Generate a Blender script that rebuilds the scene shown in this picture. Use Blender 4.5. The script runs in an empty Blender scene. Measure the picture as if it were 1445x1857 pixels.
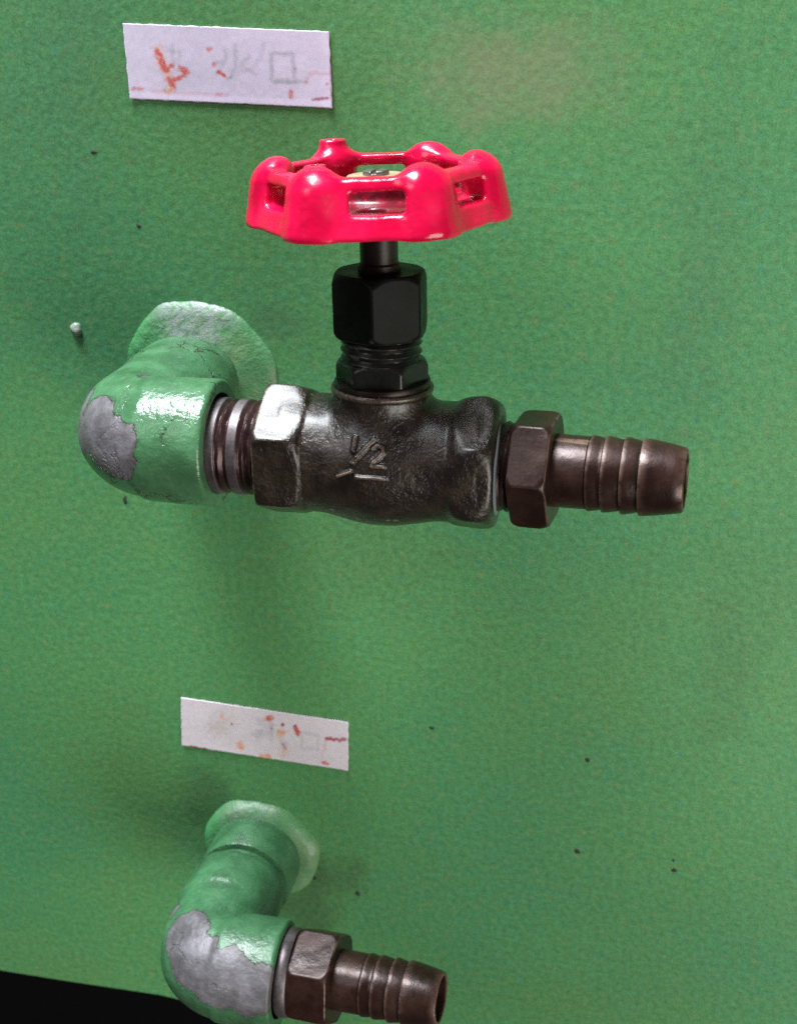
import bpy, bmesh, math, random
import numpy as np
from mathutils import Matrix, Vector, noise as mnoise

random.seed(7)
scene = bpy.context.scene
col = scene.collection

# ------------------------------------------------------------------ camera
# pinhole solved from the two stickers, the panel edge and the pipe axes (photo 1445 x 1857)
PX_F, PCX, PCY = 2225.35, 722.5, 928.5
PITCH, YAW, ROLL = math.radians(22.628), math.radians(11.291), math.radians(0.268)
_fw = np.array([-math.sin(YAW) * math.cos(PITCH), math.cos(YAW) * math.cos(PITCH), -math.sin(PITCH)])
_rt0 = np.array([math.cos(YAW), math.sin(YAW), 0.0])
_up0 = np.cross(_rt0, _fw)
_rt = math.cos(ROLL) * _rt0 + math.sin(ROLL) * _up0
_up = -math.sin(ROLL) * _rt0 + math.cos(ROLL) * _up0
_C = -_fw * 0.34
cam_data = bpy.data.cameras.new("camera")
cam = bpy.data.objects.new("camera", cam_data)
col.objects.link(cam)
M = Matrix.Identity(4)
for i in range(3):
    M[i][0], M[i][1], M[i][2], M[i][3] = _rt[i], _up[i], -_fw[i], _C[i]
cam.matrix_world = M
cam_data.sensor_fit = 'VERTICAL'
cam_data.sensor_height = 36.0
cam_data.lens = PX_F / 1857.0 * 36.0
cam_data.clip_start, cam_data.clip_end = 0.01, 50.0
cam_data.dof.use_dof = True
cam_data.dof.focus_distance = 0.285
cam_data.dof.aperture_fstop = 26.0
scene.camera = cam


def unproject(u, v, y=0.0):
    """pixel of the photograph -> point (metres) on the plane at this y"""
    d = _fw + _rt * (u - PCX) / PX_F - _up * (v - PCY) / PX_F
    return _C + d * ((y - _C[1]) / d[1])


def project(P):
    d = np.asarray(P, float) - _C
    z = d @ _fw
    return np.stack([PCX + PX_F * (d @ _rt) / z, PCY - PX_F * (d @ _up) / z], -1), z


# ------------------------------------------------------------------ light
world = bpy.data.worlds.new("World")
scene.world = world
world.use_nodes = True
bg = world.node_tree.nodes['Background']
bg.inputs[0].default_value = (0.95, 0.95, 0.88, 1)
bg.inputs[1].default_value = 0.075


def area_light(name, loc, target, sx, sy, power, color):
    d = bpy.data.lights.new(name, 'AREA')
    d.shape = 'RECTANGLE'
    d.size, d.size_y, d.energy, d.color = sx, sy, power, color
    o = bpy.data.objects.new(name, d)
    col.objects.link(o)
    o.location = loc
    o.rotation_euler = (Vector(target) - Vector(loc)).to_track_quat('-Z', 'Y').to_euler()
    return o


area_light("ceiling_lamp", (-0.34, -0.20, 1.25), (0, -0.05, 0.03), 0.62, 0.42, 58.0, (0.90, 0.96, 1.0))
area_light("window_light", (-1.0, -1.35, 1.05), (0, 0, 0), 0.75, 0.60, 6.5, (0.97, 0.98, 1.0))
area_light("right_fill_light", (0.95, -0.85, -0.38), (0.05, 0, -0.08), 0.85, 0.9, 18.5, (1.0, 0.98, 0.90))  # unseen fill, added low on the right to brighten that side

vs = scene.view_settings
vs.view_transform, vs.look, vs.exposure, vs.gamma = 'Standard', 'None', 0.0, 1.0
vs.use_curve_mapping = False
scene.render.film_transparent = False
scene.cycles.use_denoising = False      # the photograph is grainy; keep the natural sampling grain


# ------------------------------------------------------------------ node helpers
class NT:
    def __init__(self, name):
        self.m = bpy.data.materials.new(name)
        self.m.use_nodes = True
        self.t = self.m.node_tree
        self.b = self.t.nodes['Principled BSDF']

    def n(self, typ, **kw):
        nd = self.t.nodes.new(typ)
        for k, v in kw.items():
            setattr(nd, k, v)
        return nd

    def set(self, sock, v):
        if hasattr(v, 'is_output') or isinstance(v, bpy.types.NodeSocket):
            self.t.links.new(v, sock)
        else:
            sock.default_value = v

    def coord(self):
        return self.n('ShaderNodeTexCoord').outputs['Object']

    def noise(self, vec, scale, detail=3.0, rough=0.55, color=False, w=None):
        nd = self.n('ShaderNodeTexNoise')
        if w is not None:
            nd.noise_dimensions = '4D'
            nd.inputs['W'].default_value = w
        self.set(nd.inputs['Vector'], vec)
        nd.inputs['Scale'].default_value = scale
        nd.inputs['Detail'].default_value = detail
        nd.inputs['Roughness'].default_value = rough
        return nd.outputs['Color' if color else 'Fac']

    def math(self, op, a, b=0.0, c=0.0, clamp=False):
        nd = self.n('ShaderNodeMath', operation=op, use_clamp=clamp)
        for s, v in zip(nd.inputs, (a, b, c)):
            self.set(s, v)
        return nd.outputs[0]

    def ramp(self, f, lo, hi, a=0.0, b=1.0, smooth=True):
        nd = self.n('ShaderNodeMapRange', interpolation_type='SMOOTHSTEP' if smooth else 'LINEAR')
        self.set(nd.inputs['Value'], f)
        for k, v in (('From Min', lo), ('From Max', hi), ('To Min', a), ('To Max', b)):
            self.set(nd.inputs[k], v)
        return nd.outputs['Result']

    def mix(self, f, a, b, mode='MIX'):
        nd = self.n('ShaderNodeMix', data_type='RGBA', blend_type=mode)
        self.set(nd.inputs[0], f)
        for s, v in ((nd.inputs[6], a), (nd.inputs[7], b)):
            if isinstance(v, float):
                v = (v, v, v)
            self.set(s, v if not isinstance(v, tuple) else (*v[:3], 1.0))
        return nd.outputs[2]

    def attr(self, name, out='Fac'):
        nd = self.n('ShaderNodeAttribute')
        nd.attribute_name = name
        return nd.outputs[out]

    def bump(self, h, strength, dist, normal=None):
        nd = self.n('ShaderNodeBump')
        nd.inputs['Strength'].default_value = strength
        nd.inputs['Distance'].default_value = dist
        self.set(nd.inputs['Height'], h)
        if normal is not None:
            self.set(nd.inputs['Normal'], normal)
        return nd.outputs[0]

    def out(self, color=None, rough=None, metal=None, normal=None, **kw):
        i = self.b.inputs
        if color is not None:
            self.set(i['Base Color'], color if not isinstance(color, tuple) else (*color[:3], 1.0))
        if rough is not None:
            self.set(i['Roughness'], rough)
        if metal is not None:
            self.set(i['Metallic'], metal)
        if normal is not None:
            self.set(i['Normal'], normal)
        for k, v in kw.items():
            self.set(i[k], v)
        return self.m


GREEN = (0.058, 0.235, 0.088)


def mat_wall():
    m = NT('green_panel_paint')
    c = m.coord()
    # paint tone drifts over the panel, with fine mottling of a sprayed coat
    big = m.noise(c, 9.0, 2.0, 0.5)
    mid = m.noise(c, 560.0, 2.0, 0.6)
    fine = m.noise(c, 2300.0, 2.0, 0.8)
    hue = m.noise(c, 330.0, 4.0, 0.75, w=3.0)
    col_ = m.mix(m.ramp(big, 0.35, 0.65), (0.054, 0.200, 0.080), (0.070, 0.222, 0.076))
    col_ = m.mix(m.ramp(hue, 0.52, 0.70, 0, 0.75), col_, (0.135, 0.195, 0.080))
    col_ = m.mix(m.ramp(hue, 0.48, 0.30, 0, 0.75), col_, (0.042, 0.205, 0.125))
    val = m.math('ADD', m.ramp(mid, 0.3, 0.7, 0.86, 1.14, False), m.ramp(fine, 0.25, 0.75, -0.38, 0.38, False))
    col_ = m.mix(1.0, col_, val, 'MULTIPLY')
    olive = m.noise(c, 14.0, 3.0, 0.6, w=9.0)
    col_ = m.mix(m.ramp(olive, 0.45, 0.72, 0, 0.5), col_, m.mix(1.0, (0.090, 0.205, 0.058), val, 'MULTIPLY'))
    # soft-edged brownish patch above the handwheel
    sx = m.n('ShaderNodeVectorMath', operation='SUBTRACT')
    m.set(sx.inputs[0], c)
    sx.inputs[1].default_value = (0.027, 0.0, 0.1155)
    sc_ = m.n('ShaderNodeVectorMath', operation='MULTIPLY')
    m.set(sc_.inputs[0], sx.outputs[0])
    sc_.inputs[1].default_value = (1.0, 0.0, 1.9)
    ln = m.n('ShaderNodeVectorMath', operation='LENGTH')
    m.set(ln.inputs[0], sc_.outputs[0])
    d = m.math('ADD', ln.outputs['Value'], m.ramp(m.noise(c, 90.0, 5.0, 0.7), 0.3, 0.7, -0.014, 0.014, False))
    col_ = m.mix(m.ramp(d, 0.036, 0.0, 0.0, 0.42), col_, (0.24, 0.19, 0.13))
    # grime and dark smudges round the outlets, an olive patch, long smears, each with its own place and shape
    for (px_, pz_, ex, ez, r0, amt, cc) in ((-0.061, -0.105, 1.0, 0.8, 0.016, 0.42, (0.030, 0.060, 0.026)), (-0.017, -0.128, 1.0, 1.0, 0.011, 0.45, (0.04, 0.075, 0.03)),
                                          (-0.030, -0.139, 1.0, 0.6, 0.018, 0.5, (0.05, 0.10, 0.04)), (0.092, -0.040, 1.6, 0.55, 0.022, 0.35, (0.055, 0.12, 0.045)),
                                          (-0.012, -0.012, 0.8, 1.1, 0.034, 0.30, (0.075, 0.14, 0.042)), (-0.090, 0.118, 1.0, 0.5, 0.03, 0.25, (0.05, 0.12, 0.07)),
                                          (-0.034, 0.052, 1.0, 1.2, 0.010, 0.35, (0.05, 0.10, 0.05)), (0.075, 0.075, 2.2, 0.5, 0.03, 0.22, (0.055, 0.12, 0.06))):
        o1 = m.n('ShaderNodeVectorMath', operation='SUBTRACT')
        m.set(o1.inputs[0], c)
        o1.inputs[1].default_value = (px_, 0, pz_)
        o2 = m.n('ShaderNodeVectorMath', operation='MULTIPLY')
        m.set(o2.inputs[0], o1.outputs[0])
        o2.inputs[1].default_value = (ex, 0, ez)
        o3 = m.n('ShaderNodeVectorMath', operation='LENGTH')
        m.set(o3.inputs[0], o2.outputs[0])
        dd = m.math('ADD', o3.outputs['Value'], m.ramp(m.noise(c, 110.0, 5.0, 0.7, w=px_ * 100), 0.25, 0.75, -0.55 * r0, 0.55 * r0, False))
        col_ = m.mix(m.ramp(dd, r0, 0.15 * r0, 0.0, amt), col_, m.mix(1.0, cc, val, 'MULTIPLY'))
    # hairline scratches
    sv = m.n('ShaderNodeMapping')
    m.set(sv.inputs['Vector'], c)
    sv.inputs['Rotation'].default_value = (0, 0.5, 0)
    sv.inputs['Scale'].default_value = (1.0, 1.0, 0.035)
    scr = m.noise(sv.outputs[0], 900.0, 2.0, 0.5, w=12.0)
    col_ = m.mix(m.math('MULTIPLY', m.ramp(scr, 0.70, 0.74), m.ramp(m.noise(c, 22.0, 2.0, 0.5, w=13.0), 0.52, 0.62, 0, 0.5)), col_, (0.16, 0.30, 0.17))
    # faint smears of grime
    gr = m.noise(c, 26.0, 5.0, 0.65, w=1.0)
    col_ = m.mix(m.ramp(gr, 0.60, 0.78, 0.0, 0.30), col_, (0.05, 0.085, 0.035))
    peel = m.noise(c, 520.0, 1.5, 0.5, w=5.0)
    nb = m.bump(peel, 0.28, 0.0005)
    nb = m.bump(m.noise(c, 40.0, 2.0, 0.5), 0.15, 0.002, nb)
    return m.out(col_, m.ramp(mid, 0.3, 0.7, 0.42, 0.56), 0.0, nb)


def mat_painted_pipe(name, tint, gloss, seed):
    m = NT(name)
    c = m.coord()
    chip = m.attr('chip')
    f = m.math('ADD', chip, m.ramp(m.noise(c, 260.0, 4.0, 0.62, w=seed), 0.25, 0.75, -0.0016, 0.0016, False))
    bare = m.ramp(f, -0.00006, 0.00010)
    rim = m.math('MULTIPLY', m.ramp(f, -0.0007, -0.0001), m.ramp(f, 0.0003, 0.0001))
    n1 = m.noise(c, 120.0, 4.0, 0.6, w=seed + 1)
    n2 = m.noise(c, 700.0, 3.0, 0.6, w=seed + 2)
    paint = m.mix(m.ramp(n1, 0.35, 0.66), tuple(x * 0.62 for x in tint), tint)
    paint = m.mix(m.ramp(n2, 0.55, 0.75, 0, 0.4), paint, (0.10, 0.24, 0.14))
    paint = m.mix(m.ramp(m.noise(c, 330.0, 5.0, 0.7, w=seed + 5), 0.60, 0.70, 0, 0.6), paint, (0.04, 0.085, 0.045))
    vo = m.n('ShaderNodeTexVoronoi', feature='DISTANCE_TO_EDGE')
    wv = m.n('ShaderNodeVectorMath', operation='ADD')
    m.set(wv.inputs[0], c)
    wn = m.n('ShaderNodeVectorMath', operation='SCALE')
    m.set(wn.inputs[0], m.noise(c, 300.0, 3.0, 0.6, True, w=seed + 8))
    wn.inputs['Scale'].default_value = 0.006
    m.set(wv.inputs[1], wn.outputs[0])
    m.set(vo.inputs['Vector'], wv.outputs[0])
    vo.inputs['Scale'].default_value = 110.0
    crack = m.math('MULTIPLY', m.ramp(vo.outputs['Distance'], 0.035, 0.012), m.ramp(m.noise(c, 70.0, 2.0, 0.5, w=seed + 9), 0.54, 0.62))
    paint = m.mix(m.math('MULTIPLY', crack, 0.85), paint, (0.02, 0.035, 0.02))
    zinc = m.mix(m.ramp(n1, 0.38, 0.62), (0.085, 0.078, 0.084), (0.165, 0.155, 0.172))
    zinc = m.mix(m.ramp(m.noise(c, 420.0, 4.0, 0.65, w=seed + 3), 0.52, 0.72, 0, 0.6), zinc, (0.10, 0.085, 0.085))
    zinc = m.mix(m.ramp(m.noise(c, 95.0, 4.0, 0.7, w=seed + 6), 0.60, 0.74, 0, 0.5), zinc, (0.20, 0.15, 0.10))
    col_ = m.mix(bare, paint, zinc)
    col_ = m.mix(m.math('MULTIPLY', m.ramp(f, 0.0016, 0.0002), m.math('MULTIPLY', bare, m.ramp(n2, 0.4, 0.6, 0.0, 0.55))), col_, (0.075, 0.055, 0.045))
    col_ = m.mix(m.math('MULTIPLY', rim, 0.5), col_, (0.035, 0.05, 0.035))
    h = m.math('ADD', m.math('MULTIPLY', bare, -0.9), m.math('SUBTRACT', m.math('MULTIPLY', n2, 0.34), m.math('MULTIPLY', crack, 0.5)))
    nb = m.bump(h, 1.0, 0.0007)
    nb = m.bump(n1, 0.35, 0.0012, nb)
    r = m.mix(bare, m.ramp(n1, 0.3, 0.7, gloss, gloss + 0.16), 0.55)
    return m.out(col_, r, m.math('MULTIPLY', bare, 0.25), nb)


def mat_metal(name, a, b, spot, rough, metal, bscale, bstr, bdist, spotamt=0.5, coat=0.0, spec=0.5, wear=None):
    m = NT(name)
    c = m.coord()
    n1 = m.noise(c, bscale * 0.25, 4.0, 0.6)
    n2 = m.noise(c, bscale, 3.0, 0.6, w=2.0)
    n3 = m.noise(c, 1800.0, 2.0, 0.7, w=4.0)
    col_ = m.mix(m.ramp(n1, 0.35, 0.65), a, b)
    col_ = m.mix(m.ramp(n2, 0.52, 0.75, 0, spotamt), col_, spot)
    col_ = m.mix(1.0, col_, m.ramp(n3, 0.3, 0.7, 0.75, 1.25, False), 'MULTIPLY')
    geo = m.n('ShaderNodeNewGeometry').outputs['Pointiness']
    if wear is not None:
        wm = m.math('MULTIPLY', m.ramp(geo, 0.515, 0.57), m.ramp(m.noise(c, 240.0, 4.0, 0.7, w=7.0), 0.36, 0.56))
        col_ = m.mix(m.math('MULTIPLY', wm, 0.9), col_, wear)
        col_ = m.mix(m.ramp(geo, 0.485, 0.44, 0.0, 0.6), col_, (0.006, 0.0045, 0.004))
    nb = m.bump(n2, bstr, bdist)
    nb = m.bump(n3, 0.12, 0.0002, nb)
    return m.out(col_, m.ramp(n1, 0.3, 0.7, rough - 0.07, rough + 0.1), metal, nb, **{'Coat Weight': coat, 'Coat Roughness': 0.30, 'Specular IOR Level': spec})


def mat_red():
    m = NT('crimson_gloss_paint')
    c = m.coord()
    n1 = m.noise(c, 140.0, 3.0, 0.5)
    n2 = m.noise(c, 650.0, 4.0, 0.65, w=2.0)
    col_ = m.mix(m.ramp(n1, 0.35, 0.65), (0.52, 0.001, 0.036), (0.66, 0.002, 0.052))
    col_ = m.mix(m.ramp(n2, 0.655, 0.72, 0, 0.8), col_, (0.12, 0.012, 0.016))
    g = m.attr('grime_shade')
    gf = m.math('MULTIPLY', g, m.ramp(m.noise(c, 420.0, 4.0, 0.7, w=6.0), 0.25, 0.50))
    col_ = m.mix(m.math('MULTIPLY', gf, 0.9), col_, (0.06, 0.004, 0.008))  # darkens the wheel's inside: painted shade plus dirt
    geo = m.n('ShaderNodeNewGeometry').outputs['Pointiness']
    wm = m.math('MULTIPLY', m.ramp(geo, 0.52, 0.56), m.ramp(m.noise(c, 340.0, 5.0, 0.75, w=8.0), 0.555, 0.62))
    col_ = m.mix(wm, col_, (0.20, 0.05, 0.05))
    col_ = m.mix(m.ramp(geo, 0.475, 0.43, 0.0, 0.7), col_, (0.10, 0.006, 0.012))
    nb = m.bump(n1, 0.3, 0.0016)
    nb = m.bump(n2, 0.12, 0.0003, nb)
    r = m.math('ADD', m.ramp(n1, 0.3, 0.7, 0.17, 0.30), m.math('MULTIPLY', gf, 0.08))
    return m.out(col_, r, 0.0, nb, **{'Specular IOR Level': 0.5})


def mat_flange():
    m = NT('pale_sealed_collar')
    c = m.coord()
    n1 = m.noise(c, 130.0, 5.0, 0.65)
    n2 = m.noise(c, 480.0, 4.0, 0.65, w=3.0)
    col_ = m.mix(m.ramp(n1, 0.40, 0.60), (0.070, 0.205, 0.083), (0.125, 0.235, 0.112))
    w = m.math('MULTIPLY', m.attr('chip'), m.ramp(n2, 0.36, 0.60))
    col_ = m.mix(w, col_, (0.25, 0.285, 0.28))
    col_ = m.mix(m.attr('blend'), col_, (0.056, 0.225, 0.082))
    col_ = m.mix(m.ramp(n2, 0.64, 0.74, 0, 0.6), col_, (0.05, 0.14, 0.07))
    nb = m.bump(n1, 0.6, 0.0018)
    nb = m.bump(n2, 0.3, 0.0005, nb)
    return m.out(col_, 0.42, 0.0, nb)


def mat_label():
    m = NT('sticker_film')
    c = m.coord()
    ink = m.attr('ink', 'Color')
    n = m.noise(c, 900.0, 3.0, 0.6)
    n2 = m.noise(c, 60.0, 3.0, 0.6)
    col_ = m.mix(1.0, ink, m.ramp(n, 0.3, 0.7, 0.94, 1.06, False), 'MULTIPLY')
    col_ = m.mix(m.ramp(n2, 0.5, 0.75, 0, 0.25), col_, (0.62, 0.52, 0.60))
    return m.out(col_, 0.5, 0.0, m.bump(n2, 0.2, 0.001))


def mat_plain(name, colr, rough, metal=0.0, var=0.2, scale=300.0, bstr=0.2, **kw):
    m = NT(name)
    c = m.coord()
    n = m.noise(c, scale, 4.0, 0.6)
    col_ = m.mix(1.0, colr, m.ramp(n, 0.3, 0.7, 1 - var, 1 + var, False), 'MULTIPLY')
    return m.out(col_, rough, metal, m.bump(n, bstr, 0.0004), **kw)


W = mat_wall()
M_ELBOW_A = mat_painted_pipe('green_pipe_paint_glossy', (0.060, 0.165, 0.074), 0.15, 1.0)
M_ELBOW_B = mat_painted_pipe('green_pipe_paint_satin', (0.048, 0.155, 0.066), 0.32, 14.0)
M_FLANGE = mat_flange()
M_RED = mat_red()
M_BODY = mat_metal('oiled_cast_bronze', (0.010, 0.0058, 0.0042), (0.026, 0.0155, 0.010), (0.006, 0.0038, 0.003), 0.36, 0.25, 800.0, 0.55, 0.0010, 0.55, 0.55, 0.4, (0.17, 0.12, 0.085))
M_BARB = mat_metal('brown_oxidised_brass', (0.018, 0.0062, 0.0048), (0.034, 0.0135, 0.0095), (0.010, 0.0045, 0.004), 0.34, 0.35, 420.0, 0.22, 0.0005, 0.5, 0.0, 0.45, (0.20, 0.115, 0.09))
M_NIPPLE = mat_metal('rusty_thread_steel', (0.030, 0.012, 0.012), (0.060, 0.032, 0.030), (0.016, 0.008, 0.008), 0.32, 0.55, 420.0, 0.2, 0.0004, 0.5)
M_BAND = mat_metal('bare_pipe_steel', (0.065, 0.05, 0.055), (0.13, 0.11, 0.115), (0.05, 0.03, 0.03), 0.42, 0.5, 420.0, 0.15, 0.0003, 0.5)
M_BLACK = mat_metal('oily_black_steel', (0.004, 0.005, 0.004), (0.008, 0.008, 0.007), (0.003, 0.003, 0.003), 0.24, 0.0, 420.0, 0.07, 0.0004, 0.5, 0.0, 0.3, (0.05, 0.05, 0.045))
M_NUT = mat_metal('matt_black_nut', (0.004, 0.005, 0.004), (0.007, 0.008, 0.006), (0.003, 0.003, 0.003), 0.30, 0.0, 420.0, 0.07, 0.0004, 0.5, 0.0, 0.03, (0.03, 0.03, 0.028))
M_STEM = mat_metal('oily_dark_stem', (0.012, 0.008, 0.007), (0.020, 0.013, 0.011), (0.006, 0.005, 0.005), 0.35, 0.3, 420.0, 0.2, 0.0004, 0.5, 0.0, 0.25)
M_BRASS = mat_plain('cream_brass_washer', (0.62, 0.52, 0.34), 0.32, 0.55)
M_SCREW = mat_plain('dull_steel_screw', (0.20, 0.20, 0.19), 0.35, 0.8)
M_SEAL = mat_plain('blue_grey_thread_tape', (0.17, 0.20, 0.22), 0.5)
M_DARK = mat_plain('dark_bore', (0.006, 0.005, 0.005), 0.8)
M_DIRT = mat_plain('dark_dirt', (0.018, 0.022, 0.012), 0.85)
M_DRIP = mat_plain('pale_paint_bead', (0.20, 0.24, 0.20), 0.3)
M_LABEL = mat_label()
M_VOID = mat_plain('black_gap_shade', (0.002, 0.002, 0.002), 0.95, **{'Specular IOR Level': 0.05})  # near-black, the gap's shade is put into the colour


# ------------------------------------------------------------------ object helpers
def link(name, me, mat, parent=None):
    o = bpy.data.objects.new(name, me)
    col.objects.link(o)
    if mat is not None:
        me.materials.append(mat)
    if parent is not None:
        o.parent = parent
        o.matrix_parent_inverse = parent.matrix_world.inverted() if parent.type != 'EMPTY' else Matrix.Translation(parent.location).inverted()
    return o


def tag(o, label=None, cat=None, group=None, kind=None):
    for k, v in (('label', label), ('category', cat), ('group', group), ('kind', kind)):
        if v:
            o[k] = v
    return o


def empty(name, loc):
    o = bpy.data.objects.new(name, None)
    col.objects.link(o)
    o.location = loc
    o.empty_display_size = 0.01
    return o


def mesh_from(verts, faces, smooth=True, name='mesh'):
    me = bpy.data.meshes.new(name)
    me.from_pydata([tuple(map(float, v)) for v in verts], [], [tuple(map(int, f)) for f in faces])
    me.update()
    if smooth:
        me.polygons.foreach_set('use_smooth', [True] * len(me.polygons))
    return me


def frame(origin, xdir=(1, 0, 0), zdir=(0, 0, 1)):
    x = np.array(xdir, float); x /= np.linalg.norm(x)
    z = np.array(zdir, float); z = z - x * (z @ x); z /= np.linalg.norm(z)
    y = np.cross(z, x)
    return np.array(origin, float), np.stack([x, y, z])      # rows = axes


def to_world(V, fr):
    o, R = fr
    return np.asarray(V) @ R + o


def lathe(profile, fr, seg=96, thread=None):
    """profile: (x, r) along the frame's x axis; thread(x, r, ang) may change the radius"""
    vs_, fs = [], []
    n = len(profile)
    for (x, r) in profile:
        for k in range(seg):
            a = 2 * math.pi * k / seg
            rr = r if thread is None else thread(x, r, a)
            vs_.append((x, rr * math.cos(a), rr * math.sin(a)))
    for i in range(n - 1):
        for k in range(seg):
            k2 = (k + 1) % seg
            fs.append((i * seg + k, (i + 1) * seg + k, (i + 1) * seg + k2, i * seg + k2))
    me = mesh_from(to_world(np.array(vs_), fr), fs)
    bm = bmesh.new(); bm.from_mesh(me)
    bmesh.ops.recalc_face_normals(bm, faces=bm.faces)
    for e in bm.edges:
        if len(e.link_faces) == 2 and e.calc_face_angle(0) > math.radians(40):
            e.smooth = False
    bm.to_mesh(me); bm.free()
    return me


# signed distance fields (millimetres, local frame) meshed with surface nets
def smin(a, b, k):
    h = np.clip(0.5 + 0.5 * (b - a) / k, 0, 1)
    return b * (1 - h) + a * h - k * h * (1 - h)


def smax(a, b, k):
    return -smin(-a, -b, k)


def hex2(a, b, ap, rot=0.0, k_=0.4):
    """hexagon in the (a, b) plane, apothem ap, a vertex at angle rot"""
    d = None
    for k in range(6):
        t = rot + math.radians(30 + 60 * k)
        e = a * math.cos(t) + b * math.sin(t) - ap
        d = e if d is None else smax(d, e, k_)
    return d


def seg2(a, b, p, q):
    px, pz = a - p[0], b - p[1]
    dx, dz = q[0] - p[0], q[1] - p[1]
    h = np.clip((px * dx + pz * dz) / (dx * dx + dz * dz), 0, 1)
    return np.hypot(px - dx * h, pz - dz * h)


def surface_nets(fn, lo, hi, h):
    ax = [np.arange(lo[i], hi[i] + h, h, dtype=np.float32) for i in range(3)]
    X, Y, Z = np.meshgrid(*ax, indexing='ij')
    F = fn(X, Y, Z).astype(np.float32)
    S = F < 0
    nx, ny, nz = F.shape
    c = np.zeros((nx - 1, ny - 1, nz - 1), np.int8)
    for i in (0, 1):
        for j in (0, 1):
            for k in (0, 1):
                c += S[i:nx - 1 + i, j:ny - 1 + j, k:nz - 1 + k]
    act = (c > 0) & (c < 8)
    I = np.argwhere(act)
    idx = -np.ones(act.shape, np.int64)
    idx[act] = np.arange(len(I))
    P = np.zeros((len(I), 3)); cnt = np.zeros(len(I))
    cor = [(i, j, k) for i in (0, 1) for j in (0, 1) for k in (0, 1)]
    for a in cor:
        for b in cor:
            if sum(b) - sum(a) == 1 and all(bb >= aa for aa, bb in zip(a, b)):
                fa = F[I[:, 0] + a[0], I[:, 1] + a[1], I[:, 2] + a[2]]
                fb = F[I[:, 0] + b[0], I[:, 1] + b[1], I[:, 2] + b[2]]
                m = (fa < 0) != (fb < 0)
                t = np.where(m, fa / np.where(m, fa - fb, 1), 0)
                p = np.array(a) + t[:, None] * (np.array(b) - np.array(a))
                P += p * m[:, None]; cnt += m
    V = (I + P / cnt[:, None]) * h + np.array([a[0] for a in ax])
    for _ in range(2):
        e = 0.05
        f0 = fn(*V.T)
        g = np.stack([fn(V[:, 0] + e, V[:, 1], V[:, 2]) - f0, fn(V[:, 0], V[:, 1] + e, V[:, 2]) - f0,
                      fn(V[:, 0], V[:, 1], V[:, 2] + e) - f0], -1) / e
        st = f0[:, None] * g / np.maximum((g ** 2).sum(-1, keepdims=True), 0.2)
        V = V - np.clip(st, -0.5 * h, 0.5 * h)
    quads = []
    for axn in range(3):
        s0 = [slice(None)] * 3; s1 = [slice(None)] * 3
        s0[axn] = slice(0, -1); s1[axn] = slice(1, None)
        A, B = S[tuple(s0)], S[tuple(s1)]
        E_ = np.argwhere(A != B)
        o1, o2 = [(1, 2), (2, 0), (0, 1)][axn]
        E_ = E_[(E_[:, o1] > 0) & (E_[:, o2] > 0) & (E_[:, o1] < F.shape[o1] - 1) & (E_[:, o2] < F.shape[o2] - 1)]
        def cell(d1, d2):
            q = E_.copy(); q[:, o1] += d1; q[:, o2] += d2
            return idx[q[:, 0], q[:, 1], q[:, 2]]
        Q = np.stack([cell(-1, -1), cell(0, -1), cell(0, 0), cell(-1, 0)], -1)
        inside = A[E_[:, 0], E_[:, 1], E_[:, 2]]
        Q[~inside] = Q[~inside][:, ::-1]
        quads.append(Q)
    return V, np.concatenate(quads)


def sdf_mesh(fn, lo, hi, h, fr, wobble=0.0, wscale=0.1):
    """mesh in metres, placed in the world by frame fr (whose origin is in metres)"""
    V, Q = surface_nets(fn, lo, hi, h)
    if wobble:
        V = V + np.array([[wobble * mnoise.noise(Vector((v[0] * wscale + d * 31.7, v[1] * wscale, v[2] * wscale))) for d in range(3)] for v in V])
    return mesh_from(to_world(V * 0.001, fr), Q), V


def set_attr(me, name, vals):
    a = me.attributes.new(name, 'FLOAT', 'POINT')
    a.data.foreach_set('value', np.asarray(vals, np.float32))


def coords(me):
    c = np.empty(len(me.vertices) * 3, np.float32)
    me.vertices.foreach_get('co', c)
    return c.reshape(-1, 3).astype(float)


def pick(P, u, v, rad=5.0):
    """the surface point that the photo shows at this pixel"""
    uv, z = project(P)
    d = np.hypot(uv[:, 0] - u, uv[:, 1] - v)
    k = np.where(d < rad)[0]
    if len(k) == 0:
        k = np.array([d.argmin()])
    return P[k[z[k].argmin()]]


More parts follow.
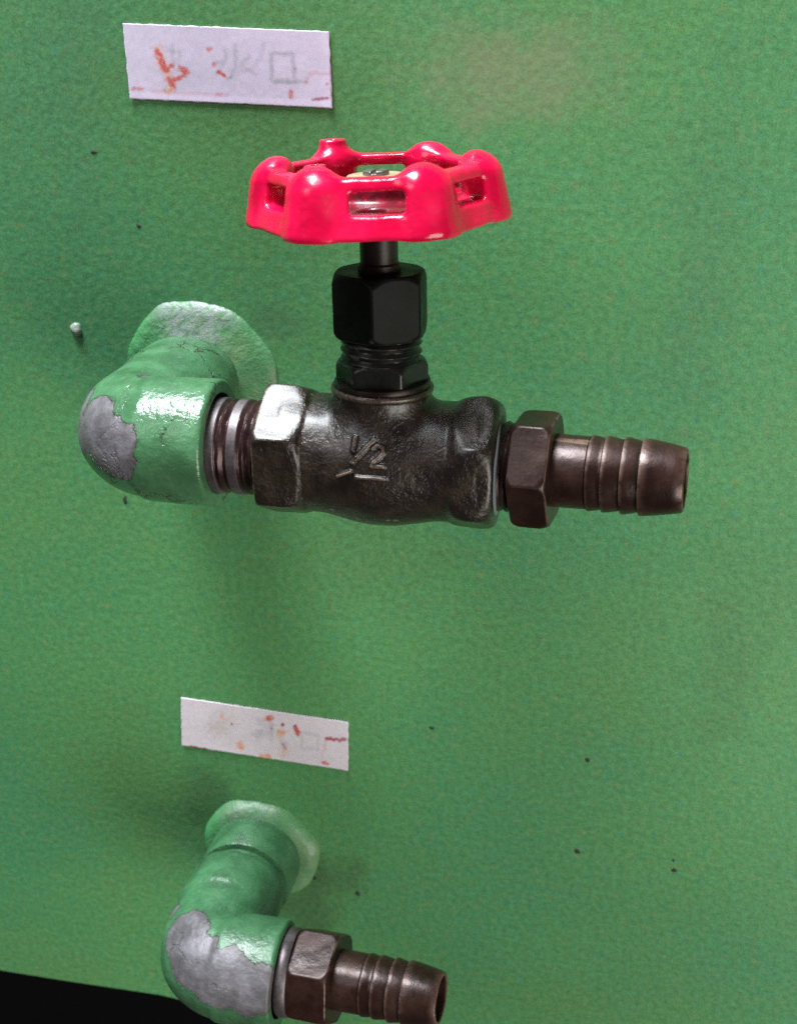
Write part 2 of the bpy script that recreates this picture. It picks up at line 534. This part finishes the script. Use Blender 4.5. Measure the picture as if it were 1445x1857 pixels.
# ------------------------------------------------------------------ the panel
def build_panel():
    edge = [(-0.60, -0.1905)] + [(x / 1000, z / 1000) for x, z in ((-145, -190.9), (-117, -190.9), (-94, -190.6), (-84, -190.5), (-70, -192.0), (-58, -193.9), (-46, -195.7), (-30, -197.0), (0, -197.5))] + [(0.60, -0.1985)]
    top = 0.215
    th = 0.0025
    bm = bmesh.new()
    front = [bm.verts.new((x, 0, z)) for x, z in edge] + [bm.verts.new((0.60, 0, top)), bm.verts.new((-0.60, 0, top))]
    f = bm.faces.new(front)
    r = bmesh.ops.extrude_face_region(bm, geom=[f])
    bmesh.ops.translate(bm, verts=[g for g in r['geom'] if isinstance(g, bmesh.types.BMVert)], vec=(0, th, 0))
    bmesh.ops.recalc_face_normals(bm, faces=bm.faces)
    es = [e for e in bm.edges if all(abs(v.co.y) < 1e-6 for v in e.verts)]
    bmesh.ops.bevel(bm, geom=es, offset=0.0009, segments=3, affect='EDGES', profile=0.5)
    me = bpy.data.meshes.new('panel'); bm.to_mesh(me); bm.free()
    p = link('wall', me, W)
    tag(p, 'mottled green painted steel panel behind the valve', 'panel', kind='structure')
    # black sheet set back under the panel, standing in for the gap's shade
    bm = bmesh.new()
    bmesh.ops.create_cube(bm, size=1.0)
    bmesh.ops.scale(bm, verts=bm.verts, vec=(2.4, 0.02, 0.80))
    bmesh.ops.translate(bm, verts=bm.verts, vec=(0, 0.26, -0.40))
    me = bpy.data.meshes.new('base'); bm.to_mesh(me); bm.free()
    b = link('recess', me, M_VOID)
    tag(b, 'black recessed sheet for the shade below the green panel', 'base', kind='structure')
    # specks of dirt and a dried bead of paint, each where the photo shows it
    specks = [(228, 908, 0.9, 1.5), (783, 1320, 1.1, 0.7), (1065, 1378, 0.9, 1.1), (1046, 1544, 1.2, 1.2), (1222, 1578, 1.1, 0.9), (1220, 1560, 0.6, 0.6),
              (648, 1620, 1.2, 1.0), (170, 276, 1.0, 0.6), (252, 410, 1.0, 0.7), (570, 1592, 0.9, 1.2)]
    for i, (u, v, sx, sz) in enumerate(specks):
        c = unproject(u, v)
        vs_, fs = [], []
        n = 14
        for ring, (k, y) in enumerate(((1.0, -0.00004), (0.62, -0.00018))):
            for j in range(n):
                a = 2 * math.pi * j / n
                q = k * (0.75 + 0.5 * mnoise.noise(Vector((math.cos(a) * 1.3 + i * 7, math.sin(a) * 1.3, ring))))
                vs_.append((c[0] + sx * 0.001 * q * math.cos(a), y, c[2] + sz * 0.001 * q * math.sin(a)))
        vs_.append((c[0], -0.00022, c[2]))
        for j in range(n):
            j2 = (j + 1) % n
            fs.append((j, j2, n + j2, n + j)); fs.append((n + j, n + j2, 2 * n))
        me = mesh_from(vs_, [f[::-1] for f in fs])
        link('dirt_speck', me, M_DIRT, p)
    c = unproject(140, 597)
    bm = bmesh.new()
    bmesh.ops.create_icosphere(bm, subdivisions=3, radius=1.0)
    for vtx in bm.verts:
        q = 1 + 0.25 * mnoise.noise(vtx.co * 1.4)
        vtx.co = Vector((c[0] + vtx.co.x * 0.0017 * q, vtx.co.y * 0.0016 * q, c[2] + vtx.co.z * 0.0019 * q))
    for f in bm.faces:
        f.smooth = True
    me = bpy.data.meshes.new('bead'); bm.to_mesh(me); bm.free()
    link('paint_bead', me, M_DRIP, p)
    return p


panel = build_panel()


# ------------------------------------------------------------------ stickers
def sticker(corners, marks, label, base, curl):
    P = [unproject(u, v) for u, v in corners]
    nx, nz = 220, 76
    vs_, fs, ink = [], [], []
    TH = 0.0004
    for j in range(nz + 1):
        for i in range(nx + 1):
            s, t = i / nx, j / nz
            p = (1 - t) * ((1 - s) * P[0] + s * P[1]) + t * ((1 - s) * P[3] + s * P[2])
            p = p.copy()
            # edges lift a little off the panel, the corners a little more
            lift = curl * (max(0, abs(s - 0.5) * 2 - 0.9) * 6 * (0.3 + t) + max(0, t - 0.9) * 2)
            p[1] = -TH - lift * 0.0004 - 0.00005 * mnoise.noise(Vector((s * 6, t * 3, curl)))
            ed = 0.00022
            if i in (0, nx):
                p[2] += ed * mnoise.noise(Vector((t * 9, i, 2.0)))
                p[0] += ed * mnoise.noise(Vector((t * 9, i, 5.0)))
            if j in (0, nz):
                p[2] += ed * mnoise.noise(Vector((s * 25, j, 2.0)))
            vs_.append(p)
    V = np.array(vs_)
    uv, _ = project(V)
    col_ = np.tile(np.array(base), (len(V), 1))
    wob = np.array([mnoise.noise(Vector((a / 7.0, b / 7.0, 1.0))) for a, b in uv])
    wob2 = np.array([mnoise.noise(Vector((a / 2.6, b / 2.6, 4.0))) for a, b in uv])
    for (pts, wd, c, op) in marks:
        if c in (GREY, PUR):
            wd, op = wd * 1.35, op * 0.85
        elif c in (RED, ORG):
            wd, op = wd * 1.3, op * 1.1
        elif c == DRED:
            wd, op = wd * 0.95, op * 0.95
        if len(pts) == 1:
            d = np.hypot(uv[:, 0] - pts[0][0], uv[:, 1] - pts[0][1])
        else:
            d = np.min([seg2(uv[:, 0], uv[:, 1], a, b) for a, b in zip(pts[:-1], pts[1:])], 0)
        m = np.clip((wd * 1.15 - d + wob * wd * 0.7) / (wd * 0.8), 0, 1) * np.clip(0.95 + 0.9 * wob2, 0.3, 1) * min(1.0, op * 1.5)
        col_ = col_ * (1 - m[:, None]) + np.array(c) * m[:, None]
    for j in range(nz):
        for i in range(nx):
            a = j * (nx + 1) + i
            fs.append((a, a + nx + 1, a + nx + 2, a + 1))
    n0 = len(vs_)
    rim = [i for i in range(nx + 1)] + [j * (nx + 1) + nx for j in range(1, nz + 1)] + [nz * (nx + 1) + i for i in range(nx - 1, -1, -1)] + [j * (nx + 1) for j in range(nz - 1, 0, -1)]
    back = []
    for r in rim:
        q = V[r].copy(); q[1] = min(-0.00002, V[r][1] + TH * 0.95); back.append(q)
    for k in range(len(rim)):
        k2 = (k + 1) % len(rim)
        fs.append((rim[k], rim[k2], n0 + k2, n0 + k))
    me = mesh_from(list(vs_) + back, fs)
    full = np.concatenate([col_, np.tile(np.array(base) * 0.9, (len(back), 1))])
    a = me.color_attributes.new('ink', 'FLOAT_COLOR', 'POINT')
    a.data.foreach_set('color', np.concatenate([full, np.ones((len(full), 1))], 1).astype(np.float32).ravel())
    o = link('sticker', me, M_LABEL)
    return tag(o, label, 'sticker', 'worn stickers on the green panel')


def zm(ox, oy, k, pts):
    return [(ox + x * k, oy + y * k) for x, y in pts]


GREY, RED, DRED, ORG, PUR = (0.30, 0.30, 0.34), (0.52, 0.075, 0.05), (0.30, 0.02, 0.035), (0.62, 0.26, 0.13), (0.42, 0.36, 0.48)
A = lambda *p: zm(180, 20, 0.3322, p)
B = lambda *p: zm(260, 1230, 0.3045, p)
marks_a = [
    (A((400, 185), (400, 290)), 4, GREY, 0.35), (A((350, 200), (440, 225)), 4, GREY, 0.3), (A((440, 250), (395, 300)), 4, GREY, 0.25),
    (A((318, 215), (345, 285), (368, 330), (395, 400)), 9, ORG, 0.35),
    (A((320, 222), (332, 240)), 5, RED, 0.85), (A((338, 265), (362, 320)), 5.5, RED, 0.95), (A((375, 318), (395, 300)), 5, RED, 0.7),
    (A((440, 310), (482, 335), (450, 362), (395, 378)), 4.5, RED, 0.75), (A((385, 378), (402, 400)), 6, RED, 0.95), (A((365, 435), (400, 432)), 4, ORG, 0.9),
    (A((745, 190), (748, 300), (715, 368)), 3.5, GREY, 0.42), (A((625, 285), (690, 275), (640, 345)), 3.5, GREY, 0.38), (A((820, 250), (770, 290), (850, 345)), 3.5, GREY, 0.36),
    (A((685, 215), (700, 250)), 4, GREY, 0.32), (A((720, 330), (840, 320), (880, 250), (900, 180)), 4, PUR, 0.33),
    (A((602, 212)), 5, RED, 0.45), (A((628, 295)), 4, RED, 0.4), (A((655, 335), (682, 352)), 3.5, RED, 0.6), (A((715, 365)), 4, GREY, 0.7),
    (A((938, 235), (1058, 232), (1066, 378), (945, 385), (938, 235)), 3.8, GREY, 0.48), (A((960, 392), (1130, 388)), 3, GREY, 0.5), (A((1072, 320)), 3.5, DRED, 0.4),
    (A((1130, 385), (1155, 335), (1250, 345)), 3.2, RED, 0.16), (A((1045, 440), (1047, 465)), 4.5, RED, 0.5), (A((1168, 485), (1245, 475)), 3.5, DRED, 0.6),
    (A((1243, 400)), 3, RED, 0.4), (A((188, 424), (232, 426)), 3.6, RED, 0.4), (A((300, 440), (540, 455), (700, 460)), 4, RED, 0.13), (A((650, 458)), 5, RED, 0.25),
    (A((1262, 300), (1270, 515)), 2.5, DRED, 0.3), (A((170, 474), (1270, 526)), 2.0, DRED, 0.22)]
marks_b = [
    (B((470, 262)), 28, (0.42, 0.37, 0.36), 0.35), (B((430, 300)), 20, (0.45, 0.40, 0.36), 0.3), (B((472, 228)), 4, ORG, 0.4), (B((527, 273)), 2.5, DRED, 0.6),
    (B((700, 260), (760, 300), (690, 340)), 8, GREY, 0.28), (B((760, 230), (765, 360)), 4, GREY, 0.32), (B((800, 330), (850, 410)), 5, GREY, 0.32), (B((660, 330), (700, 320)), 6, GREY, 0.25),
    (B((742, 233), (750, 240)), 4.5, RED, 0.9), (B((772, 242)), 2.5, RED, 0.6), (B((826, 278)), 4, DRED, 0.8), (B((762, 296)), 3, DRED, 0.5), (B((808, 318), (835, 325)), 4, ORG, 0.9), (B((815, 352)), 5, (0.62, 0.45, 0.2), 0.5),
    (B((830, 392), (850, 418)), 3, DRED, 0.45), (B((905, 290), (918, 332)), 5, DRED, 0.95), (B((915, 300), (922, 335)), 3, RED, 0.9),
    (B((945, 325), (1045, 340), (1040, 425), (940, 412), (945, 325)), 3, GREY, 0.28),
    (B((1092, 358), (1125, 362)), 4, DRED, 0.85), (B((1135, 368), (1160, 360)), 3.4, DRED, 0.75), (B((1165, 372), (1196, 362)), 4, DRED, 0.85), (B((1085, 375), (1080, 415)), 2.4, RED, 0.25),
    (B((1070, 430), (1062, 480)), 2.0, RED, 0.15), (B((1068, 502), (1095, 510)), 3, RED, 0.75), (B((578, 395), (585, 415)), 5, ORG, 0.55), (B((700, 462), (750, 468)), 4, ORG, 0.6), (B((840, 440)), 9, ORG, 0.2),
    (B((280, 405), (375, 420)), 2.2, DRED, 0.6)]
sticker([(224, 42), (597, 57), (604, 196), (238, 179)], marks_a, 'lilac white sticker with a red stain, on the panel above the red handwheel', (0.58, 0.51, 0.655), 1.0)
sticker([(329, 1264), (632, 1309), (632, 1396), (331, 1350)], marks_b, 'worn white sticker with small dark red marks, above the lower grey-chipped elbow', (0.58, 0.52, 0.57), 0.6)


# ------------------------------------------------------------------ shared pipe pieces
def build_elbow(parent, corner, face_x, back_y, mat, chips, lift_chips=()):
    """90 degree malleable elbow: one leg to the wall (+y), one to the right (+x)"""
    fr = frame(corner)
    LX, LY, Rb, R = (face_x - corner[0]) * 1000, (back_y - corner[1]) * 1000, 8.5, 14.35

    def fn(x, y, z):
        # distance to an L-shaped centre line with a rounded corner
        cx_, cy_ = x - Rb, y - Rb
        arc = np.abs(np.hypot(cx_, cy_) - Rb)
        leg1 = np.abs(y) + 0 * x
        leg2 = np.abs(x) + 0 * y
        d = np.where((x < Rb) & (y < Rb), arc, np.where(x >= Rb, np.where(y >= Rb, np.minimum(leg1, leg2), leg1), leg2))
        b = np.hypot(d, z) - (R - 0.12)
        b1 = smax(np.hypot(y, z) - R, np.abs(x - (LX - 8)) - 8, 1.6)
        b2 = smax(np.hypot(x, z) - R, np.abs(y - (LY - 6)) - 6, 1.6)
        b = smax(smax(b, x - LX, 0.8), y - LY, 0.8)
        b = smin(smin(b, b1, 2.5), b2, 2.5)
        return smax(b, -(smax(np.hypot(y, z) - 11.6, (LX - 7) - x, 0.4)), 0.7)

    me, V = sdf_mesh(fn, (-16.5, -16.5, -16.5), (LX + 2, LY + 2, 16.5), 0.42, fr, 0.22, 0.11)
    P = coords(me)
    o = link('elbow', me, mat, parent)
    chip = np.full(len(P), -0.02)
    for (u, v, r) in chips:
        c = pick(P, u, v)
        chip = np.maximum(chip, r * 0.001 - np.linalg.norm(P - c, axis=1))
    for (u, v, r) in lift_chips:
        c = pick(P, u, v)
        chip = np.minimum(chip, np.linalg.norm(P - c, axis=1) - r * 0.001)
    set_attr(me, 'chip', chip)
    return o


def build_collar(parent, cx, cz, R, depth, white):
    """sealed collar where the pipe leaves the panel"""
    fr = frame((cx, 0, cz))

    def fn(x, y, z):
        rr = np.hypot(x, z)
        ang = np.arctan2(z, x)
        Rw = R + 0.6 * np.sin(ang * 3 + 1) + 0.4 * np.sin(ang * 7)
        dome = smax(rr - Rw, -y - (depth - 0.16 * np.maximum(rr - 10, 0)), 4.5)
        return smax(smax(dome, y - 0.2, 0.2), -(rr - 9.0), 0.3)

    me, V = sdf_mesh(fn, (-R - 2, -depth - 2, -R - 2), (R + 2, 1.2, R + 2), 0.5, fr, 0.3, 0.15)
    ang = np.degrees(np.arctan2(V[:, 2], V[:, 0]))
    lo, hi, amt = white
    set_attr(me, 'chip', amt * np.clip((ang - lo) / 25, 0, 1) * np.clip((hi - ang) / 25, 0, 1))
    set_attr(me, 'blend', np.maximum(np.clip((ang - 112) / 35, 0, 1), np.clip((-150 - ang) / -30, 0, 1) * (ang < -90)))
    return link('collar', me, M_FLANGE, parent)


def neck(parent, name, cx, cz, y0, y1, r, mat):
    fr = frame((cx, 0, cz), (0, -1, 0))
    prof = [(y0, r * 0.6), (y0, r), (y1 - 0.0008, r), (y1 - 0.0002, r - 0.0003), (y1, r - 0.001), (y1, r * 0.6)]
    me = lathe(prof, fr, 72)
    set_attr(me, 'chip', np.full(len(me.vertices), -0.02))
    return link(name, me, mat, parent)


def build_hose_barb(parent, origin, thread_len, axis=(1, 0, 0), hexrot=0.0, HL=8.6, TL=1.06):
    """origin = start of the tail on the axis; hexagon behind it, then the thread"""
    fr = frame(origin, axis)
    r = link('hose_barb', None if False else bpy.data.meshes.new('tmp'), None, parent)
    prof = [(-0.001, 0.0081), (0.0, 0.0082), (0.0069, 0.0081)]
    for a, b, ra, rb in ((7.0, 10.0, 8.45, 7.95), (10.1, 13.9, 8.5, 7.85), (14.0, 17.6, 8.55, 7.8), (17.7, 26.4, 8.55, 7.15)):
        n = 5
        prof.append((a / 1000, (ra - 0.5) / 1000))
        prof.append((a / 1000 + 0.00018, (ra - 0.08) / 1000))
        for k in range(n):
            t = k / (n - 1)
            prof.append(((a + 0.45 + (b - a - 0.45) * t) / 1000, (ra + (rb - ra) * t ** 1.25) / 1000))
    prof += [(0.0267, 0.00690), (0.0268, 0.0066), (0.0267, 0.0061), (0.0260, 0.0059), (0.004, 0.0057), (0.003, 0.0)]
    prof = [(x * TL, r_) for x, r_ in prof]
    me = lathe(prof, fr, 96)
    old = r.data
    r.data = me
    bpy.data.meshes.remove(old)
    me.materials.append(M_BARB)

    def nut(x, y, z):
        b = hex2(y, z, 11.75, hexrot)
        rr = np.hypot(y, z)
        b = smax(b, np.abs(x + HL / 2) - HL / 2, 0.5)
        b = smax(b, (rr - 12.75) * 0.85 + (x + 0.2) * 0.5, 0.5)
        return smax(b, (rr - 12.85) * 0.85 - (x + HL - 0.1) * 0.5, 0.5)

    me, V = sdf_mesh(nut, (-HL - 1.3, -15, -15), (1.2, 15, 15), 0.3, fr, 0.06, 0.3)
    link('hexagon', me, M_BARB, r)
    x0, x1 = -HL / 1000 - thread_len, -HL / 1000 + 0.0007
    n = 70
    prof = [(x0 + (x1 - x0) * i / n, 0.0100) for i in range(n + 1)]

    def thr(x, rr, a):
        ph = ((x / 0.0018) + a / (2 * math.pi)) % 1.0
        return rr + 0.0006 * (abs(ph - 0.5) * 2 - 0.5)
    link('thread', lathe(prof, fr, 72, thr), M_NIPPLE, r)
    return r


# ------------------------------------------------------------------ the valve on the upper pipe
AX_Z, AX_Y = 0.0346, -0.050
valve = empty('valve', (-0.0555, 0.0, 0.035))
tag(valve, 'dark bronze valve with a crimson handwheel screwed to a green pipe elbow', 'valve')

build_collar(valve, -0.0553, 0.0355, 22.2, 3.2, (48, 140, 0.95))
neck(valve, 'pipe', -0.0555, 0.0350, 0.0003, 0.0150, 0.0120, M_ELBOW_A)
build_elbow(valve, (-0.0555, -0.050, 0.0350), -0.0330, -0.0125, M_ELBOW_A,
            [(165, 770, 7.2), (185, 805, 7.0), (203, 832, 6.0), (148, 730, 4.4), (138, 790, 6.0), (222, 795, 3.4), (264, 678, 1.9)])


def build_nipple():
    fr = frame((0, AX_Y, AX_Z))
    x0, x1, n = -0.0405, -0.0190, 150

    def thr(x, r, a):
        ph = ((x / 0.0019) + a / (2 * math.pi)) % 1.0
        return r + 0.00075 * (abs(ph - 0.5) * 2 - 0.55)
    prof = [(x0 + (x1 - x0) * i / n, 0.0108) for i in range(n + 1)]
    o = link('nipple', lathe(prof, fr, 96, thr), M_NIPPLE, valve)
    for (a, b, r) in ((-0.0336, -0.0306, 0.01125), (-0.0277, -0.0253, 0.0112)):
        prof = [(a, 0.0100), (a, r - 0.0002), (a + 0.0002, r), (b - 0.0002, r), (b, r - 0.0002), (b, 0.0100)]
        link('band', lathe(prof, fr, 96), M_BAND, o)
    return o


build_nipple()

# cast body, raised size marking 1/2
BX = 0.0066
stem_dir = np.array([-0.022, -0.01, 1.0]); stem_dir /= np.linalg.norm(stem_dir)
body_fr = frame((BX, AX_Y, AX_Z), (1, 0, 0))
YF = AX_Y - 0.0148


def bodyf(x, y, z):
    r = np.hypot(y, z)
    core = smax(r - 13.7, np.abs(x) - 22, 0.6)
    belly = (np.sqrt((x / 17.5) ** 2 + (y / 14.9) ** 2 + ((z + 0.9) / 14.8) ** 2) - 1) * 14.0
    b = smin(core, belly, 3.0)
    hl = smax(hex2(y, z, 13.95, math.radians(93)), np.abs(x + 21.9) - 5.3, 0.5)
    hl = smax(hl, (r - 15.2) * 0.8 - (x + 27.2) * 0.6, 0.5)
    hl = smax(hl, (r - 15.3) * 0.8 + (x + 17.6) * 0.55, 1.2)
    hr = smax(hex2(y, z, 14.0, math.radians(91), 0.9), np.abs(x - 21.7) - 4.8, 1.2)
    hr = smax(hr, (r - 14.9) * 0.8 + (x - 25.4) * 0.6, 1.2)
    hr = smax(hr, (r - 15.3) * 0.8 - (x - 18.0) * 0.55, 1.5)
    b = smin(smin(b, hl, 0.8), hr, 1.4)
    # neck follows the slightly leaning stem
    nxl, nyl = x + 0.022 * z, y + 0.01 * z
    rn = np.hypot(nxl, nyl)
    nk = smax(rn - 10.7, np.maximum(z - 17.2, -z), 0.6)
    b = smin(b, nk, 3.2)
    rim = np.hypot(np.maximum(np.abs(rn - 9.8) - 1.0, 0), z - 16.6) - 0.75
    b = smin(b, rim, 0.5)
    return b


def px_xz(u, v):
    p = unproject(u, v, YF)
    return ((p[0] - BX) * 1000, (p[2] - AX_Z) * 1000)


GL = [[(642, 778), (638, 820)], [(629, 793), (642, 778)], [(637, 838), (664, 812), (691, 788)],
      [(674, 817), (681, 812), (690, 815), (693, 823), (687, 830), (677, 838), (674, 845)], [(674, 845), (695, 846)],
      [(646, 864), (698, 868)], [(612, 864), (637, 855)]]
GLS = [[px_xz(*p) for p in g] for g in GL]
GW = [0.46, 0.34, 0.5, 0.42, 0.42, 0.36, 0.3]


def body_full(x, y, z):
    b = bodyf(x, y, z)
    t = np.full(x.shape, 99.0, x.dtype)
    near = (y < -8) & (np.abs(x + 1) < 12) & (np.abs(z) < 9)
    xs, zs = x[near], z[near]
    d = np.full(xs.shape, 99.0)
    for g, w in zip(GLS, GW):
        for p, q in zip(g[:-1], g[1:]):
            d = np.minimum(d, seg2(xs, zs, p, q) - w)
    t[near] = d
    txt = smax(t, b - 0.68, 0.2)
    b = smin(b, txt, 0.4)
    bore = smax(np.hypot(y, z) - 10.9, 20.5 - np.abs(x), 0.3)
    return smax(b, -bore, 0.6)


me, V = sdf_mesh(body_full, (-29, -18, -18), (28.5, 18, 19.5), 0.36, body_fr, 0.14, 0.22)
body = link('valve_body', me, M_BODY, valve)

stem_fr = frame((BX, AX_Y, AX_Z), stem_dir, (0, -1, 0))      # x along the stem


def hexpiece(name, x0, x1, ap, rot, mat, c_lo, c_hi, rmax, parent):
    def fn(x, y, z):
        rr = np.hypot(y, z)
        b = smax(hex2(y, z, ap, rot), np.maximum(x - x1, x0 - x), 0.5)
        if c_hi:
            b = smax(b, (rr - rmax) * 0.8 + (x - x1 + c_hi) * 0.6, 0.4)
        if c_lo:
            b = smax(b, (rr - rmax) * 0.8 - (x - x0 - c_lo) * 0.6, 0.4)
        return b
    me, V = sdf_mesh(fn, (x0 - 1.2, -ap * 1.3, -ap * 1.3), (x1 + 1.2, ap * 1.3, ap * 1.3), 0.3, stem_fr, 0.05, 0.3)
    return link(name, me, mat, parent)


bonnet = hexpiece('bonnet', 17.6, 23.4, 9.0, math.radians(6), M_BLACK, 0.6, 0.8, 10.0, valve)
n = 60
prof = [(0.0225 + (0.0295 - 0.0225) * i / n, 0.0087) for i in range(n + 1)]
link('thread', lathe(prof, stem_fr, 72, lambda x, r, a: r + 0.0007 * (abs(((x / 0.0020) + a / (2 * math.pi)) % 1.0 - 0.5) * 2 - 0.5)), M_BLACK, bonnet)
prof = [(0.0170, 0.0080), (0.0172, 0.0106), (0.0179, 0.01085), (0.0186, 0.0106), (0.0188, 0.008)]
link('gasket', lathe(prof, stem_fr, 72), M_STEM, bonnet)
hexpiece('packing_nut', 28.6, 42.8, 9.55, math.radians(33), M_NUT, 0.8, 1.2, 10.5, valve)
prof = [(0.040, 0.002), (0.040, 0.0048), (0.0442, 0.0046), (0.0446, 0.0041), (0.058, 0.0041), (0.058, 0.002)]
link('stem', lathe(prof, stem_fr, 48), M_STEM, valve)


# six-lobed handwheel
def build_wheel():
    base = to_world(np.array([0.0533, 0, 0]), stem_fr)
    up = np.array([-0.045, -0.012, 1.0])
    fr = frame(base, (math.cos(math.radians(8)), math.sin(math.radians(8)), 0.045), up)
    lob = [(math.cos(math.radians(60 * k)), math.sin(math.radians(60 * k))) for k in range(6)]
    mids = [(math.cos(math.radians(30 + 60 * k)), math.sin(math.radians(30 + 60 * k))) for k in range(6)]

    def hx(a, b, ap, k):
        d = None
        for c, s in mids:
            e = a * c + b * s - ap
            d = e if d is None else smax(d, e, k)
        return d

    def fn(x, y, z):
        taper = 25.0 - 0.31 * z
        outer = hx(x, y, taper, 5.5)
        inner = hx(x, y, 19.2 - 0.14 * z, 5.0)
        ring = smax(smax(outer, -inner, 1.4), np.maximum(z - 11.5, 0.0 - z), 1.0)
        d = ring
        for c, s in lob:
            # post: a fat rounded column at each corner, leaning inwards
            a = x * c + y * s - (23.6 - 0.21 * z)
            t = -x * s + y * c
            # capped upright column
            q = np.sqrt((a / 1.0) ** 2 + (t / 1.22) ** 2)
            post = np.sqrt(q ** 2 + np.maximum(z - 9.0, 0) ** 2) - 4.75
            post = smax(post, -z, 1.4)
            d = smin(d, post, 1.3)
        # web and hub
        rr = np.hypot(x, y)
        web = smax(np.abs(z - 3.4) - 1.3, rr - 21.5, 0.5)
        for c, s in mids:
            # openings in the web between the spokes
            web = smax(web, -(np.hypot(x - 16.4 * c, (y - 16.4 * s)) - 2.9), 0.8)
        hub = smax(rr - 9.2 + 0.10 * z, np.maximum(z - 8.3, -0.8 - z), 0.9)
        hub = smax(hub, -(np.hypot(np.maximum(np.abs(rr - 7.4) - 0.2, 0), z - 8.9) - 1.0), 0.8)
        d = smin(d, smin(web, hub, 1.5), 1.4)
        # side windows
        for k_, (c, s) in enumerate(mids):
            a = x * c + y * s
            t = -x * s + y * c
            t = t - (1.8 if k_ == 4 else 0.4)
            win = smax(smax(np.abs(t) - 5.5, np.abs(z - 6.9) - 2.2, 1.2), np.maximum(15.5 - a, a - 40), 0.3)
            d = smax(d, -win, 0.9)
        # two flat-topped bosses with a small pip hole
        c, s = lob[2]
        for (bx_, by_, zt, r0) in ((21.6 * c, 21.6 * s, 14.9, 2.9), (-12.6, -1.2, 11.9, 2.3)):
            rb = np.hypot(x - bx_, y - by_)
            bo = smax(rb - r0 - 0.12 * np.maximum(zt - z, 0), np.maximum(z - zt, 2.5 - z), 0.4)
            d = smin(d, bo, 1.0)
            d = smax(d, -smax(rb - 0.85, (zt - 0.9) - z, 0.2), 0.25)
        return d

    me, V = sdf_mesh(fn, (-31, -31, -2), (31, 31, 16), 0.38, fr, 0.16, 0.18)
    # inner shade painted dark over hub and dish, mixed with some grime
    nrm = np.empty(len(me.vertices) * 3, np.float32)
    me.vertices.foreach_get('normal', nrm)
    nrm = nrm.reshape(-1, 3)
    rr = np.hypot(V[:, 0], V[:, 1])
    g = np.clip((19.5 - rr) / 3, 0, 1) * np.clip((8.6 - V[:, 2]) / 1.5, 0, 1)
    set_attr(me, 'grime_shade', g)
    w = link('handwheel', me, M_RED, valve)
    wf = frame(to_world(np.array([0, 0, 0.0]), fr), fr[1][2], (0, -1, 0))
    prof = [(0.0080, 0.003), (0.0080, 0.0060), (0.0083, 0.0063), (0.0091, 0.0063), (0.0094, 0.0060), (0.0094, 0.002)]
    link('washer', lathe(prof, wf, 64), M_BRASS, w)

    def nut(x, y, z):
        return smax(smax(hex2(y, z, 2.5, 0.3), np.maximum(x - 10.4, 9.0 - x), 0.4), -smax(np.abs(y) - 0.5, 9.8 - x, 0.1), 0.2)
    me, V = sdf_mesh(nut, (8.4, -4.6, -4.6), (12.2, 4.6, 4.6), 0.2, wf)
    link('screw', me, M_SCREW, w)
    return w


build_wheel()

hb = build_hose_barb(valve, (0.0456, AX_Y, AX_Z - 0.0002), 0.0065, (1, -0.105, 0.034), math.radians(-2))
prof = [(0.0322, 0.0090), (0.0322, 0.0112), (0.0326, 0.0114), (0.0332, 0.0112), (0.0334, 0.0090)]
link('thread_tape', lathe(prof, frame((0, AX_Y, AX_Z)), 72), M_SEAL, hb)

# ------------------------------------------------------------------ the open outlet on the lower pipe
CX, CZ = -0.0450, -0.1215
outlet = empty('hose_outlet', (CX, 0.0, CZ))
tag(outlet, 'brown hose barb on a grey-chipped green elbow without a valve', 'pipe outlet')
build_collar(outlet, CX + 0.0005, CZ, 19.2, 4.5, (60, 160, 0.35))
neck(outlet, 'pipe_collar', CX, CZ, 0.0003, 0.0165, 0.0146, M_ELBOW_B)
neck(outlet, 'pipe', CX, CZ, 0.0150, 0.0240, 0.0125, M_ELBOW_B)
build_elbow(outlet, (CX - 0.0008, -0.0515, CZ), CX + 0.0225, -0.0205, M_ELBOW_B,
            [(330, 1690, 7.5), (345, 1740, 8.5), (395, 1775, 9.0), (440, 1800, 7.5), (470, 1790, 6.5), (312, 1650, 3.0), (490, 1800, 5.0)])
build_hose_barb(outlet, (CX + 0.0388, AX_Y, CZ), 0.007, (1, -0.09, 0.040), math.radians(20), 11.6, 1.10)
prof = [(CX + 0.0230, 0.0090), (CX + 0.0230, 0.0119), (CX + 0.0236, 0.0122), (CX + 0.0258, 0.0120), (CX + 0.0262, 0.0116), (CX + 0.0262, 0.0090)]
link('band', lathe(prof, frame((0, AX_Y, CZ)), 72), M_BAND, outlet)
